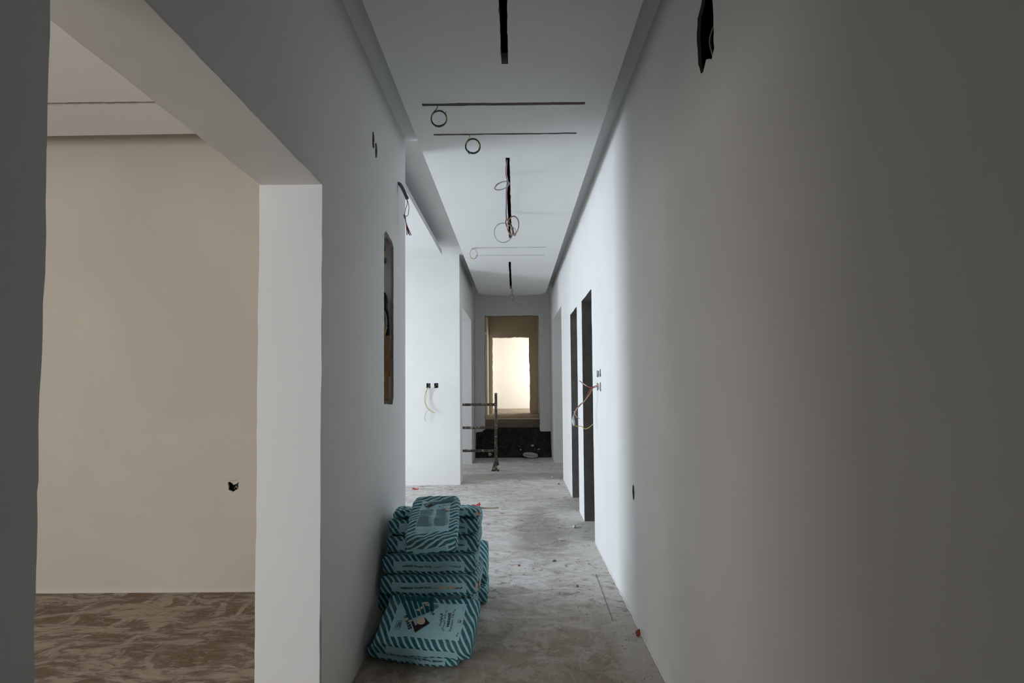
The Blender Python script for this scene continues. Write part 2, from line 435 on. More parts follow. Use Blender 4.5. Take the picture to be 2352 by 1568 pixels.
# hall left of the corridor
struct(slab('wall_hall_window', rect(4.05, 8.05, 0, ZC), [rect(4.25, 6.05, .12, 2.6)], FX, -4.8, -4.9, [M_white]))
H = [ragged([(-1.262, 1.368), (-1.203, 1.37), (-1.202, 1.436), (-1.26, 1.438)], .003, .02, 3), ragged([(-1.150, 1.37), (-1.093, 1.37), (-1.092, 1.438), (-1.148, 1.436)], .003, .02, 4)]
struct(slab('wall_hall_back', rect(-4.9, XL, 0, ZC), H, FY, 8.05, 8.2, [M_white, M_gyp], hd=.014))
# far piece of the corridor's left side, with the passage opening
ofl = opening(8.42, 10.2, 2.575, 0)
struct(slab('wall_left_far', [(8.2, 0, 0)]+ofl+[(11.5, 0, 0), (11.5, ZC, 0), (8.2, ZC, 0)], [], FX, XL, XLo, [M_white]))
struct(box('wall_passage_near', -4, XLo, 8.2, 8.3, 0, ZC, M_white))
struct(box('wall_passage_far', -4, XLo, 10.3, 10.4, 0, ZC, M_white))
# end wall above the black slope
ew = [(XL, .46, 0), (-.74, .452, 0), (-.69, .448, 0), (-.68, .475, 0), (-.655, .47, 0), (-.645, .51, 0), (-.600, .515, 1), (-.600, 2.79, 1), (.484, 2.785, 1), (.484, .50, 0), (.52, .455, 0), (XR, .47, 0), (XR, ZC, 0), (XL, ZC, 0)]
struct(slab('wall_end', jag(ew, .006, .06, [0]*6+[1, 1, 1]+[0]*5, seed=5), [], FY, 11.3, 11.48, [M_white, M_gyp]))
struct(box('wall_far_left', XL-.15, XL, 11.48, 14.6, .5, 3.85, M_warmwall))
struct(box('wall_far_left_end', XL-.15, XL, 15.9, 17.0, .5, 3.85, M_warmwall))
struct(box('wall_far_left_lintel', XL-.15, XL, 14.6, 15.9, 2.83, 3.85, M_warmwall))
struct(box('wall_far_right', XR, XR+.15, 11.48, 17.0, .5, 3.85, M_warmwall))
fd = [(-3, .5, 0), (-.672, .5, 0), (-.672, 2.832, 0), (.43, 2.832, 0), (.445, .5, 0), (2.5, .5, 0), (2.5, 3.85, 0), (-3, 3.85, 0)]
struct(slab('wall_far_door', jag(fd, .008, .08, [0, 1, 1, 1, 0, 0, 0, 0], seed=8), [], FY, 17.0, 17.2, [M_warmwall]))
struct(box('wall_far_room_back', -3, 2.5, 20.6, 20.7, .5, 3.85, M_cream))
struct(box('wall_far_room_column', -1.4, -.80, 20.2, 20.6, .5, 3.85, M_warmwall))
struct(slab('wall_far_room_right', rect(17.2, 20.6, .5, 3.85), [rect(17.8, 20.0, .7, 3.0)], FX, 2.3, 2.4, [M_warmwall]))
struct(box('wall_far_room_left', -2.6, -2.5, 14.4, 20.6, .5, 3.85, M_warmwall))
struct(box('wall_far_side_near', -2.5, XL-.15, 14.3, 14.4, .5, 3.85, M_warmwall))
struct(box('trim_2', -.785, .70, 14.0, 14.45, .545, .558, M_white), 'pale strip across the far passage floor')  # thin pale slab laid across the raised floor
# structural ceiling and soffit strips
struct(box('ceiling', -6.1, 4.0, -3.1, 11.48, ZC, ZC+.7, M_ceil))
struct(box('ceiling_far', -3, 3, 11.48, 21, 3.85, 3.95, M_warmwall))
struct(box('ceiling_soffit_left', XL, -.40, -3, 4.05, 3.185, ZC, M_ceil))
bm = bmesh.new()
add_box(bm, .35, XR, -3, 11.3, 3.2, ZC)
for v in bm.verts:
    if v.co.z < 3.25: v.co.z = 3.15 if v.co.y < 0 else 3.275
bmesh.ops.recalc_face_normals(bm, faces=bm.faces)
struct(link_mesh('ceiling_soffit_right', bm, M_ceil))
# floating gypsum panels
def arc(cx, cy, r, a0, a1, n=8): return [(cx+r*math.cos(a0+(a1-a0)*i/n), cy+r*math.sin(a0+(a1-a0)*i/n), 0) for i in range(n+1)]
PL, PR, PE = -.652, .578, 10.62
outer = [(PL, -3.0, 0), (PR, -3.0, 0)]+arc(PR-.35, PE-.42, .35, 0, PI/2)[:-1]+[(PR-.5, PE-.03, 0), (0, PE, 0), (PL+.55, PE-.02, 0)]+arc(PL+.35, PE-.42, .35, PI/2, PI)[1:]
outer = [(a, b, 0) for a, b, *_ in outer]
slots = [(-.057, -.021, -1.2, 2.897, 'long'), (-.542, .434, 3.304, 3.334, 'cross'), (-.531, .427, 3.712, 3.734, 'cross'),
         (-.056, -.024, 4.12, 6.42, 'long'), (-.482, .395, 6.848, 6.868, 'cross'), (-.497, .404, 7.262, 7.280, 'cross'), (-.074, -.042, 7.66, 9.82, 'long')]
H = [jag([(a, c, 1), (b, c, 1), (b, d, 1), (a, d, 1)], .0022, .03, seed=i) for i, (a, b, c, d, k) in enumerate(slots)]
cp = struct(slab('ceiling_corridor', outer, H, FZ, ZP, ZP+.06, [M_ceil, M_gyp]), 'floating gypsum panel with light slots')
for i, (a, b, c, d, k) in enumerate(slots):
    bm = bmesh.new(); e = .006; z0 = ZP+.012 if k == 'cross' else ZP+.02; z1 = z0+.02 if k == 'cross' else ZP+.15
    add_box(bm, a-e, b+e, c-e, d+e, z0, z1)
    bmesh.ops.delete(bm, geom=[f for f in bm.faces if f.calc_center_median().z < z0+1e-5], context='FACES')
    link_mesh('slot_channel', bm, M_gyp if k == 'cross' else M_voidshade, cp)  # long slots get a liner painted black, so they look deep in shade
outer = [(-4.5, 4.10, 0), (-.927, 4.10, 0)]+arc(-.927-.22, 7.36-.22+.05, .22, 0, PI/2)+[(-1.4, 7.46, 0), (-4.5, 7.50, 0)]
outer = [(a, b, 0) for a, b, *_ in outer]
struct(slab('ceiling_hall', outer, [], FZ, ZP, ZP+.06, [M_ceil]), 'floating gypsum panel with rounded corner')
hs = jag([(-4.2, 3.242, 1), (-1.9, 3.242, 1), (-1.9, 3.268, 1), (-4.2, 3.278, 1)], .003, .03, seed=5)
clr = struct(slab('ceiling_left_room', [(-5.7, -2.4, 0), (-1.25, -2.4, 0), (-1.25, 3.66, 0), (-5.7, 3.71, 0)], [hs], FZ, ZP, ZP+.06, [M_ceil, M_gyp]))
bm = bmesh.new(); add_box(bm, -4.21, -1.89, 3.235, 3.285, ZP+.012, ZP+.03)
bmesh.ops.delete(bm, geom=[f for f in bm.faces if f.calc_center_median().z < ZP+.0125], context='FACES')
link_mesh('slot_channel', bm, M_gyp, clr)

# black bitumen-coated base of the end wall, riser of the raised floor, earth heaped at its foot
def riser_fn(u, v, d): return (u, d+noise.noise(Vector((u*7, v*7, 2)))*.006, v)
struct(slab('trim_3', jag([(XL, 0, 0), (XR, 0, 0), (XR, .475, 0), (.484, .475, 0), (.484, .552, 0), (-.600, .552, 0), (-.600, .525, 0), (-.66, .48, 0), (XL, .462, 0)], .004, .05, [0, 0, 1, 0, 1, 0, 1, 1, 0]), [], riser_fn, 11.292, 11.49, [M_bitumen]), 'black coated wall base and riser')
def slope_z(y):
    t = min(1, max(0, (y-10.99)/.30)); return .36*t**1.9
bm = bmesh.new(); nx, ny = 50, 16; G = {}
for i in range(nx+1):
    for j in range(ny+1):
        x = XL+.003+(XR-XL-.006)*i/nx; t = j/ny; y = 10.99+.295*t+(noise.noise(Vector((x*5, 1, 1)))*.03 if j == 0 else 0)
        z = slope_z(y)*(1+.35*noise.noise(Vector((x*2.3, 0, 5))))
        z += (noise.noise(Vector((x*9, y*9, 3)))*.02+noise.noise(Vector((x*30, y*30, 7)))*.008)*min(1, t*6)
        G[i, j] = bm.verts.new((x, y, max(z, .001)))
for i in range(nx):
    for j in range(ny): bm.faces.new((G[i, j], G[i+1, j], G[i+1, j+1], G[i, j+1]))
heap = link_mesh('earth_slope', bm, M_bitumen, None, True); tag(heap, 'black damp earth heaped at the foot of the raised doorway at the corridor end', 'earth')

# ------------------------------------------------------------------ cement sacks
def to_mesh_text(body, size, bold=False):
    cu = bpy.data.curves.new('lettering', 'FONT'); cu.body = body; cu.size = size; cu.align_x = 'CENTER'; cu.align_y = 'CENTER'
    cu.resolution_u = 2
    if bold: cu.offset = size*.022
    o = bpy.data.objects.new('lettering', cu); C.objects.link(o); bpy.context.view_layer.update()
    me = bpy.data.meshes.new_from_object(o.evaluated_get(bpy.context.evaluated_depsgraph_get()))
    V = [(v.co.x, v.co.y) for v in me.vertices]; P = [tuple(p.vertices) for p in me.polygons]
    C.objects.unlink(o); bpy.data.objects.remove(o); bpy.data.curves.remove(cu); bpy.data.meshes.remove(me)
    return V, P
AR_V = '\uFE96\uFEF4\uFEE7\uFEEE\uFE98\uFEF4\uFED3'         # visual order, joined forms
AR_P = '\u0646\uFEFC\uFEB3\uFEAD\uFEEE\uFE92\uFEDF\u0627 \u0637\uFEFC\uFE91 \u0621\u0627\uFEAE\uFECF'
AR_S = '\uFEEE\uFE98\uFEF4\uFED3\uFE8E\uFEB3'
TX = {}
def text2d(body, size, bold, rot, pos):
    k = (body, bold)
    if k not in TX: TX[k] = to_mesh_text(body, 1, bold)
    V, P = TX[k]; c, s = math.cos(rot), math.sin(rot)
    return [((x*c-y*s)*size+pos[0], (x*s+y*c)*size+pos[1]) for x, y in V], P
def fit(body, width, bold, rot, pos):
    k = (body, bold)
    if k not in TX: TX[k] = to_mesh_text(body, 1, bold)
    xs = [v[0] for v in TX[k][0]]
    return text2d(body, width/(max(xs)-min(xs)), bold, rot, pos)
def poly2d(pts):
    tri = tessellate_polygon([[Vector((a, b, 0)) for a, b in pts]]); return list(pts), [tuple(t) for t in tri]
def blob(cx, cy, rx, ry, seed, n=14):
    R = random.Random(seed); return [(cx+rx*math.cos(2*PI*i/n)*R.uniform(.55, 1.2), cy+ry*math.sin(2*PI*i/n)*R.uniform(.7, 1.15)) for i in range(n)]
class Sack:
    def __init__(s, label, loc, rot, L=.53, W=.34, T=.105, seed=1, sag=None, pinch=.16, amp=1.0):
        s.L, s.W, s.T, s.seed, s.sag, s.pinch, s.amp = L, W, T, seed, sag, pinch, amp
        s.root = thing('adhesive_sack', label, 'sack', loc, rot, 'teal striped paper sacks stacked by the left wall')
        s.body()
    def shape(s, p):
        h = Vector((s.L/2, s.W/2, s.T/2)); r = Vector((.020, .015, s.T*.24)); p = Vector(p)
        inner = Vector([max(-(h[i]-r[i]), min(h[i]-r[i], p[i])) for i in range(3)])
        d = p-inner; q = Vector([d[i]/r[i] for i in range(3)])
        m = max(abs(c) for c in q)
        if m > 1e-6:
            q = q*(m/q.length) if q.length > 0 else q
        p = inner+Vector([q[i]*r[i] for i in range(3)])
        a, b = p.x/h.x, p.y/h.y
        p.z *= (1-s.pinch*max(0, abs(a)-.6)**1.5/.253)*(1+.03*(1-a*a)*(1-b*b))
        p.y *= 1-.05*max(0, abs(a)-.75)/.25
        o = Vector((s.seed*7.3, s.seed*3.1, 0)); k = s.amp
        n1 = noise.noise_vector(p*7+o)*.009*k; n2 = noise.noise_vector(p*19+o)*.0055*k
        # creases running in from the ends
        cr = abs(noise.noise(Vector((p.x*7, p.y*24, p.z*24))+o))*.013*k*max(0, abs(a)-.35)/.65
        p = p+Vector((n1.x*.55, n1.y*.7, n1.z*1.15))+Vector((n2.x*.7, n2.y*.9, n2.z*1.2)); p.z -= cr*(1 if p.z > 0 else -1)
        if s.sag: p = s.sag(p)
        return p
    def body(s):
        L, W, T = s.L, s.W, s.T
        def lines(h, mids, n):
            v = sorted(set([-h, h]+mids)); out = []
            for a, b in zip(v, v[1:]):
                k = max(1, round((b-a)/(2*h/n)))
                out += [a+(b-a)*i/k for i in range(k)]
            return out+[h]
        s.px, s.py, s.pz = L/2-.068, W/2-.052, T*.27
        X = lines(L/2, [-s.px, s.px, -L/2+.03, L/2-.03], 40); Y = lines(W/2, [-s.py, s.py, -W/2+.028, W/2-.028], 26); Z = lines(T/2, [-s.pz, s.pz, -T*.38, T*.38], 8)
        bm = bmesh.new(); uvl = bm.loops.layers.uv.new('UVMap'); D = {}
        def vert(p):
            k = tuple(round(c, 5) for c in p)
            if k not in D: D[k] = bm.verts.new(s.shape(p))
            return D[k]
        def face(ps, uv, mi):
            try: f = bm.faces.new([vert(p) for p in ps])
            except ValueError: return
            f.material_index = mi; f.smooth = True
            for l, q in zip(f.loops, uv): l[uvl].uv = q
        for sg in (1, -1):
            for a, b in zip(X, X[1:]):
                for c, d in zip(Y, Y[1:]):
                    pl = abs((a+b)/2) < s.px and abs((c+d)/2) < s.py
                    q = [(a, c), (b, c), (b, d), (a, d)]; q = q if sg > 0 else q[::-1]
                    face([(x, y, sg*T/2) for x, y in q], q, 0 if pl else 1)
            for a, b in zip(X, X[1:]):
                for c, d in zip(Z, Z[1:]):
                    pl = abs((a+b)/2) < s.px-.0 and abs((c+d)/2) < s.pz
                    q = [(a, c), (b, c), (b, d), (a, d)]; q = q if sg < 0 else q[::-1]
                    face([(x, sg*W/2, z) for x, z in q], [(x, -W/2-(T/2-z)) for x, z in q], 0 if pl else 1)
            for a, b in zip(Y, Y[1:]):
                for c, d in zip(Z, Z[1:]):
                    pl = False
                    q = [(a, c), (b, c), (b, d), (a, d)]; q = q if sg > 0 else q[::-1]
                    face([(sg*L/2, y, z) for y, z in q], [(sg*(L/2+(T/2-z)), y) for y, z in q], 0 if pl else 1)
        s.o = link_mesh('sack_body', bm, [M_sack, M_sackstripe], s.root)
    def p3(s, face, a, b, off):
        L, W, T = s.L, s.W, s.T
        mp = {'top': lambda a, b: (a, b, T/2), 'front': lambda a, b: (a, -W/2, b), 'right': lambda a, b: (L/2, a, b), 'left': lambda a, b: (-L/2, -a, b)}[face]
        p = s.shape(mp(a, b)); e = .002
        n = (s.shape(mp(a+e, b))-s.shape(mp(a-e, b))).cross(s.shape(mp(a, b+e))-s.shape(mp(a, b-e)))
        return p+n.normalized()*off
    def decal(s, name, face, items, mat, off=.0012, cut=.012, label=None, cheap=False):
        bm = bmesh.new()
        for V, P in items:
            vv = [bm.verts.new((a, b, 0)) for a, b in V]
            for p in P:
                try: bm.faces.new([vv[i] for i in p])
                except ValueError: pass
        bmesh.ops.triangulate(bm, faces=bm.faces)
        if not cheap:
            for _ in range(5):
                ed = [e for e in bm.edges if e.calc_length() > cut]
                if not ed: break
                bmesh.ops.subdivide_edges(bm, edges=ed, cuts=1, use_grid_fill=False)
                bmesh.ops.triangulate(bm, faces=bm.faces)
        for v in bm.verts: v.co = s.p3(face, v.co.x, v.co.y, off)
        for f in bm.faces: f.smooth = True
        o = link_mesh(name, bm, mat, s.root)
        if label: o['label'] = label
        return o
    def words(s, name, face, its, mat, off=.0012, **k):
        for i in its: s.decal(name, face, [i], mat, off, **k)
    def side_print(s, flip=False, tear=False):
        L = s.L; k = -1 if flip else 1; r = PI if flip else 0; q = L/.535
        it = [fit(t, w_*q, bo, r, (k*(x-(.035 if flip else 0))*q, 0)) for t, w_, bo, x in (('vetonit', .062, True, -.119), ('Porcelain Tile Fix', .096, True, -.033), (AR_P, .088, False, .068), (AR_V, .060, True, .150))]
        s.words('side_lettering', 'front', it, M_ink)
        if tear:
            s.words('torn_patch', 'front', [poly2d(blob(.075, 0, .028, .011, s.seed+3)), poly2d(blob(.125, .003, .022, .010, s.seed+5))], M_kraft, .0022, label='peeled spot showing kraft paper')

front_sag = None
# hidden bottom rows and back column first (all can be glimpsed past the others)
def lean(amount):      # right end droops
    def f(p): p.z -= amount*max(0, p.x/.27)**2; return p
    return f
S = {}
S['b1'] = Sack('lowest teal striped sack lying on the floor under the big-print sack', (-.500, 3.065, .038), (0, 0, -.21), .50, .34, .074, 1)
S['b0'] = Sack('bottom sack of the stack proper, mostly hidden behind the two front sacks', (-.49, 3.49, .062), (0, 0, .02), .50, .33, .122, 2)
S['b3'] = Sack('dark shaded sack under the lower side-lettered sack, striped left end showing', (-.515, 3.43, .184), (0, 0, -.02), .545, .36, .116, 3)
S['b4'] = Sack('side-lettered sack with peeled spots on its lettering and torn right end', (-.480, 3.340, .294), (0, 0, -.012), .545, .37, .100, 4, pinch=.10, amp=.75)
S['b5'] = Sack('side-lettered sack with clean upright lettering, fourth sack from the stack top', (-.492, 3.39, .393), (0, 0, .008), .535, .36, .098, 5, pinch=.10, amp=.75)
S['b6'] = Sack('sack with upside-down lettering directly on the clean lettered sack', (-.483, 3.45, .490), (0, 0, .01), .535, .35, .096, 6, amp=.8)
S['b7'] = Sack('sack with upside-down lettering just below the thin topmost row sack', (-.478, 3.47, .584), (0, 0, .0), .53, .36, .094, 7, amp=.8)
S['b8'] = Sack('flattened sack at the back of the stack top with beige torn corner', (-.462, 3.39, .655), (-.10, 0, .02), .50, .20, .050, 8)
S['r2'] = Sack('rear column sack on the floor with crumpled end, below the leaning rounded one', (-.455, 3.845, .052), (.0, 0, .02), .53, .36, .100, 10)
S['r3'] = Sack('rounded sack bulging out behind the lettered sacks on the right', (-.452, 3.87, .215), (.40, 0, .03), .52, .36, .105, 11, pinch=.2)
S['b4'].side_print(tear=True)
S['b5'].side_print()
S['b6'].side_print(flip=True); S['b7'].side_print(flip=True)
S['b1'].side_print(flip=True)
def drop2(p):
    p.z -= .014*max(0, (-p.y/.17))**2*(.2+.8*max(0, p.x/.27))
    p.z -= .03*max(0, p.y/.17)**2*math.exp(-((p.x-.05)/.10)**2)
    return p
# big-print sack lying tilted in front
s = Sack('large front sack leaning on the pile, emblem and rotated lettering facing the viewer', (-.455, 2.98, .166), (.45, .03, -.10), .50, .33, .080, 12, sag=drop2, pinch=.12)
S['b2'] = s
# print frame: reading direction is +y, so lettering is turned 90 degrees
def R2(x, y): return (x, y)
it = [fit('vetonit', .083, True, PI/2, (.103, .003)), fit(AR_V, .072, True, PI/2, (.060, .0))]
s.words('sack_lettering', 'top', it, M_ink)
it = [fit('Porcelain Tile Fix', .135, False, PI/2, (.124, .003)), fit(AR_P, .128, False, PI/2, (.080, .0)), fit('20 kg', .022, True, PI/2, (.166, -.080)), fit('C2TE', .018, False, PI/2, (.170, .080))]
s.words('small_lettering', 'top', it, M_ink)
# round seal of rings and a padlock-like mark
def ring2(cx, cy, r, wd, n=28):
    V = []; P = []
    for i in range(n):
        a = 2*PI*i/n; V += [(cx+r*math.cos(a), cy+r*math.sin(a)), (cx+(r-wd)*math.cos(a), cy+(r-wd)*math.sin(a))]
    for i in range(n): j = (i+1) % n; P.append((2*i, 2*j, 2*j+1, 2*i+1))
    return V, P
def bar2(x0, y0, x1, y1, wd):
    L = math.hypot(x1-x0, y1-y0); nx, ny = -(y1-y0)/L*wd/2, (x1-x0)/L*wd/2
    return [(x0+nx, y0+ny), (x1+nx, y1+ny), (x1-nx, y1-ny), (x0-nx, y0-ny)], [(0, 1, 2, 3)]
it = [ring2(.012, .082, .019, .0022)]+[bar2(.012-.014, .082+d, .012+.014, .082+d+.003, .0022) for d in (-.009, -.003, .003, .009)]+[bar2(.006, .068, .014, .096, .002), bar2(.018, .068, .010, .096, .002)]
it += [ring2(.163, .0, .008, .002, 16), bar2(.157, -.007, .171, -.007, .003), bar2(.157, .007, .171, .007, .003), bar2(.168, -.009, .168, .009, .004)]
it += [bar2(.181, -.03+.006*i, .181, -.027+.006*i, .002) for i in range(9)]
it += [bar2(-.158, -.07, -.158, -.02, .002), bar2(-.135, -.07, -.135, -.02, .002), bar2(-.158, -.07, -.135, -.07, .002), bar2(-.158, -.02, -.135, -.02, .002)]+[bar2(-.155+.006*i, -.06, -.148+.003*i, -.028, .0025) for i in range(4)]
s.decal('small_marks', 'top', it, M_inkgrey)['kind'] = 'stuff'
# slanted stripes band running to the emblem
it = []
dx, dy = .62, -.78
for i in range(6):
    bx = -.205+.034*i; x0, y0 = bx, .150
    Lb = .20+.012*(i % 2) if i else .23
    x1 = -.092+.019*i; y1 = -.012+.012*i
    it.append(poly2d([(x0, y0), (x0+.022, y0), (x1+.013, y1), (x1-.003, y1-.006)]))
s.words('emblem_stripe', 'top', it, M_inkteal)
# diamond emblem, open on its upper left
ex, ey = -.040, -.034
E_ = lambda l: poly2d([(ex+.80*a_, ey+.85*b_) for a_, b_ in l])
it = [E_([(-.056, .010), (-.046, .022), (-.020, -.018), (.022, .028), (.022, .042), (.062, .012), (-.012, -.062)]), E_([(-.018, .004), (-.006, -.010), (.010, .008), (-.002, .020)])]
s.decal('emblem', 'top', it, M_inkbrown, .0016)
s.words('brand_lettering', 'top', [fit('saveto', .098, True, PI/2+.50, (-.104, -.030)), fit(AR_S, .070, True, PI/2+.50, (-.002, .048))], M_ink, .0016)
s.words('torn_patch', 'top', [poly2d([(-.036+.021*math.cos(i*PI/9), -.020+.020*math.sin(i*PI/9)) for i in range(18)]), poly2d(blob(-.112, -.012, .012, .010, 33)), poly2d(blob(-.09, -.024, .016, .006, 34)), poly2d(blob(-.066, .048, .013, .009, 35)), poly2d(blob(-.052, .068, .008, .010, 36)), poly2d(blob(-.040, .108, .016, .009, 37)), poly2d(blob(-.028, .092, .012, .007, 38))], M_kraft, .0026, label='beige peeled spots')
# topmost sack hanging over the front edge
def drop9(p):
    p.z -= .05*max(0, (-p.x-.05)/.2)**2; return p
s = Sack('topmost sack lying lengthwise over the stack edge, two columns of small print', (-.458, 3.20, .634), (0, -.27, PI/2+.07), .49, .275, .100, 13, sag=None, pinch=.02, amp=1.25)
S['b9'] = s
R = random.Random(5); it = []
rot = -PI/2
# local x runs away from the viewer; reading direction is -y
def bt(body, size, bold, x, y, a=0): return text2d(body, size, bold, rot+a, (x, y))
for col in (0, 1):
    y0 = .082-.087*col
    for i in range(34):
        x = .055-.0054*i; ln = R.uniform(.72, 1)*.076
        it.append(bar2(x, y0, x, y0-ln, .0020))
    it.append(bar2(.072, y0-.03, .072, y0-.045, .004))
s.decal('small_print', 'top', it, M_inkgrey, cut=.02, label='two columns of fine grey print')['kind'] = 'stuff'
it = [poly2d([(.098, .066), (.128, .036), (.098, .000), (.078, .036)])]
s.decal('emblem', 'top', it, M_inkbrown, .0012)
s.words('emblem_stripe', 'top', [poly2d([(.108+.0165*i, .040-.010*i), (.117+.0165*i, .038-.010*i), (.17+.014*i, -.105), (.155+.014*i, -.105)]) for i in range(-1, 3)], M_inkteal, .0010)
s.words('emblem_bar', 'top', [bar2(.100, .056, .112, .012, .0035), bar2(.092, .048, .103, .008, .0035)], M_sack, .002, cheap=True)
s.words('brand_lettering', 'top', [fit('saveto', .075, True, -PI/2+.40, (.142, .040)), fit(AR_S, .062, False, -PI/2+.36, (.100, -.048))], M_ink)
s.words('torn_patch', 'top', [poly2d(blob(.045, -.073, .017, .012, 41)), poly2d([(.055, -.078), (.055, -.083), (.10, -.088)])], M_kraft, .0024, label='beige peeled drop-shaped spot')
it = [poly2d([(-.095, z0), (.095, z0), (.095, z0+.022), (-.095, z0+.022)]) for z0 in (-.030,)]
s.decal('end_label', 'left', it, M_plabel, .0012)
s.decal('end_lettering', 'left', [bar2(.012+.009*i, -.015, .018+.009*i, -.015, .002) for i in range(8)]+[bar2(.012+.009*i, -.023, .017+.009*i, -.023, .003) for i in range(8)]+[bar2(.006, -.028, .006, -.010, .0015)], M_inkgrey, .0018)['kind'] = 'stuff'
# torn kraft ends
S['b4'].decal('torn_end', 'front', [poly2d(blob(.545/2-.008, .002, .012, .034, 61, 16))], M_kraft, .003)
S['b8'].decal('torn_end', 'front', [poly2d(blob(.25-.014, -.002, .024, .016, 62, 16))], M_kraft, .003)
S['b4'].decal('torn_end', 'right', [poly2d(blob(-.135, .000, .032, .036, 51, 16))], M_kraft, .003, label='torn end showing kraft paper')
S['b8'].decal('torn_end', 'right', [poly2d(blob(-.09, .004, .046, .032, 52, 16))], M_kraft, .003, label='torn corner showing kraft paper')
S['r2'].decal('torn_end', 'right', [poly2d(blob(-.12, -.01, .02, .022, 53, 12))], M_kraft, .003)
for k in ('b6', 'b7'):
    S[k].decal('end_label', 'right', [poly2d([(-.12, -.024), (.10, -.024), (.10, .026), (-.12, .026)])], M_plabel, .0012)
    S[k].decal('end_lettering', 'right', [bar2(-.11, -.016+.009*i, .06, -.016+.009*i, .002) for i in range(5)], M_inkgrey, .0018)['kind'] = 'stuff'

# ------------------------------------------------------------------ holes and socket boxes
def liner(name, axis, x0, x1, y0, y1, z0, z1, m, parent=None):
    """five-sided box, open on the given side ('+x','-x','-y')"""
    bm = bmesh.new(); add_box(bm, x0, x1, y0, y1, z0, z1)
    tgt = {'+x': (0, x1), '-x': (0, x0), '-y': (1, y0)}[axis]
    bmesh.ops.delete(bm, geom=[f for f in bm.faces if all(abs(v.co[tgt[0]]-tgt[1]) < 1e-6 for v in f.verts)], context='FACES')
    return link_mesh(name, bm, m, parent)
def holethings(name, label, cat, loc, group=None): return thing(name, label, cat, loc, (0, 0, 0), group)
def child(o, t):
    o.parent = t; o.matrix_parent_inverse = Matrix.Translation(-t.location); return o
t = thing('wall_cavity', 'broken hole high on the right wall with dark cavity and blue wire', 'wall hole', (XR+.01, 2.0, 2.55))
child(liner('cavity_lining', '-x', XR+.013, XR+.12, 1.88, 2.13, 2.5, 2.9, M_voidshade), t)
child(tube('wire', [(XR+.09, 1.97, 2.88), (XR+.03, 1.95, 2.78), (XR+.02, 1.935, 2.68), (XR+.05, 1.95, 2.56)], .003, M_blue), t)
child(tube('wire', [(XR+.09, 2.04, 2.8), (XR+.035, 2.05, 2.68), (XR+.05, 2.04, 2.57)], .004, M_gyp), t)
t = thing('socket_hole', 'single dark socket hole low on the right wall', 'wall hole', (XR+.01, 3.4, .71))
child(liner('socket_box', '-x', XR+.012, XR+.06, 3.37, 3.445, .70, .81, M_voidshade), t)
for zc, lb in ((1.492, 'upper row of dark slit-like socket holes right of the doorways'), (1.38, 'lower row of dark slit-like socket holes, wires hanging from it')):
    t = thing('socket_slots', lb, 'wall hole', (XR+.01, 4.73, zc-.04))
    child(liner('socket_box', '-x', XR+.012, XR+.06, 4.58, 4.88, zc-.05, zc+.05, M_voidshade), t)
for y, z, lb in ((3.125, 2.785, 'upper-left of two small dark holes high on the left wall'), (3.19, 2.75, 'lower-right of two small dark holes high on the left wall')):
    t = thing('drill_hole', lb, 'wall hole', (XL-.01, y, z-.05))
    child(liner('cavity_lining', '+x', XL-.08, XL-.012, y-.031, y+.031, z-.06, z+.06, M_voidshade), t)
t = thing('socket_hole', 'torn dark socket hole low on the beige left room wall', 'wall hole', (-1.95, 3.94, .68))
child(liner('socket_box', '-y', -2.0, -1.905, 3.942, 4.0, .67, .77, M_boxgreen), t)
child(tube('wire', [(-1.97, 3.985, .69), (-1.945, 3.955, .715), (-1.93, 3.95, .70)], .003, M_yellow), t)
child(tube('plaster_flap', [(-1.985, 3.929, .762), (-1.95, 3.927, .757), (-1.918, 3.929, .765)], .0012, M_gyp), t)
for x, lb, wires in ((-1.232, 'left socket box on the white hall wall, long yellow-white wires hanging', 1), (-1.121, 'right socket box on the white hall wall, short white wire hanging', 0)):
    t = thing('socket_box', lb, 'socket box', (x, 8.06, 1.37))
    child(liner('box_shell', '-y', x-.034, x+.034, 8.062, 8.11, 1.362, 1.444, M_boxgreen), t)
    child(tube('wire', [(x-.02, 8.09, 1.40), (x, 8.065, 1.42), (x+.02, 8.08, 1.39)], .004, M_greyw), t)
    if wires:
        child(tube('wire', [(x+.01, 8.09, 1.40), (x, 8.03, 1.375), (x-.035, 8.0, 1.30), (x-.045, 7.99, 1.19), (x-.01, 7.98, 1.09), (x+.06, 7.97, 1.035), (x+.10, 7.97, 1.015)], .0042, M_yellow), t)
        child(tube('wire', [(x+.0, 8.09, 1.39), (x-.015, 8.03, 1.36), (x-.025, 8.0, 1.27), (x-.03, 7.99, 1.16), (x+.01, 7.98, 1.08), (x+.07, 7.97, 1.045)], .0042, M_whitew), t)
        child(tube('wire', [(x+.04, 7.97, 1.06), (x-.02, 7.98, 1.03), (x-.045, 7.98, .95), (x-.03, 7.98, .90)], .0042, M_whitew), t)
    else:
        child(tube('wire', [(x-.01, 8.09, 1.40), (x-.04, 8.03, 1.365), (x-.075, 8.02, 1.33), (x-.09, 8.02, 1.28)], .0042, M_whitew), t)

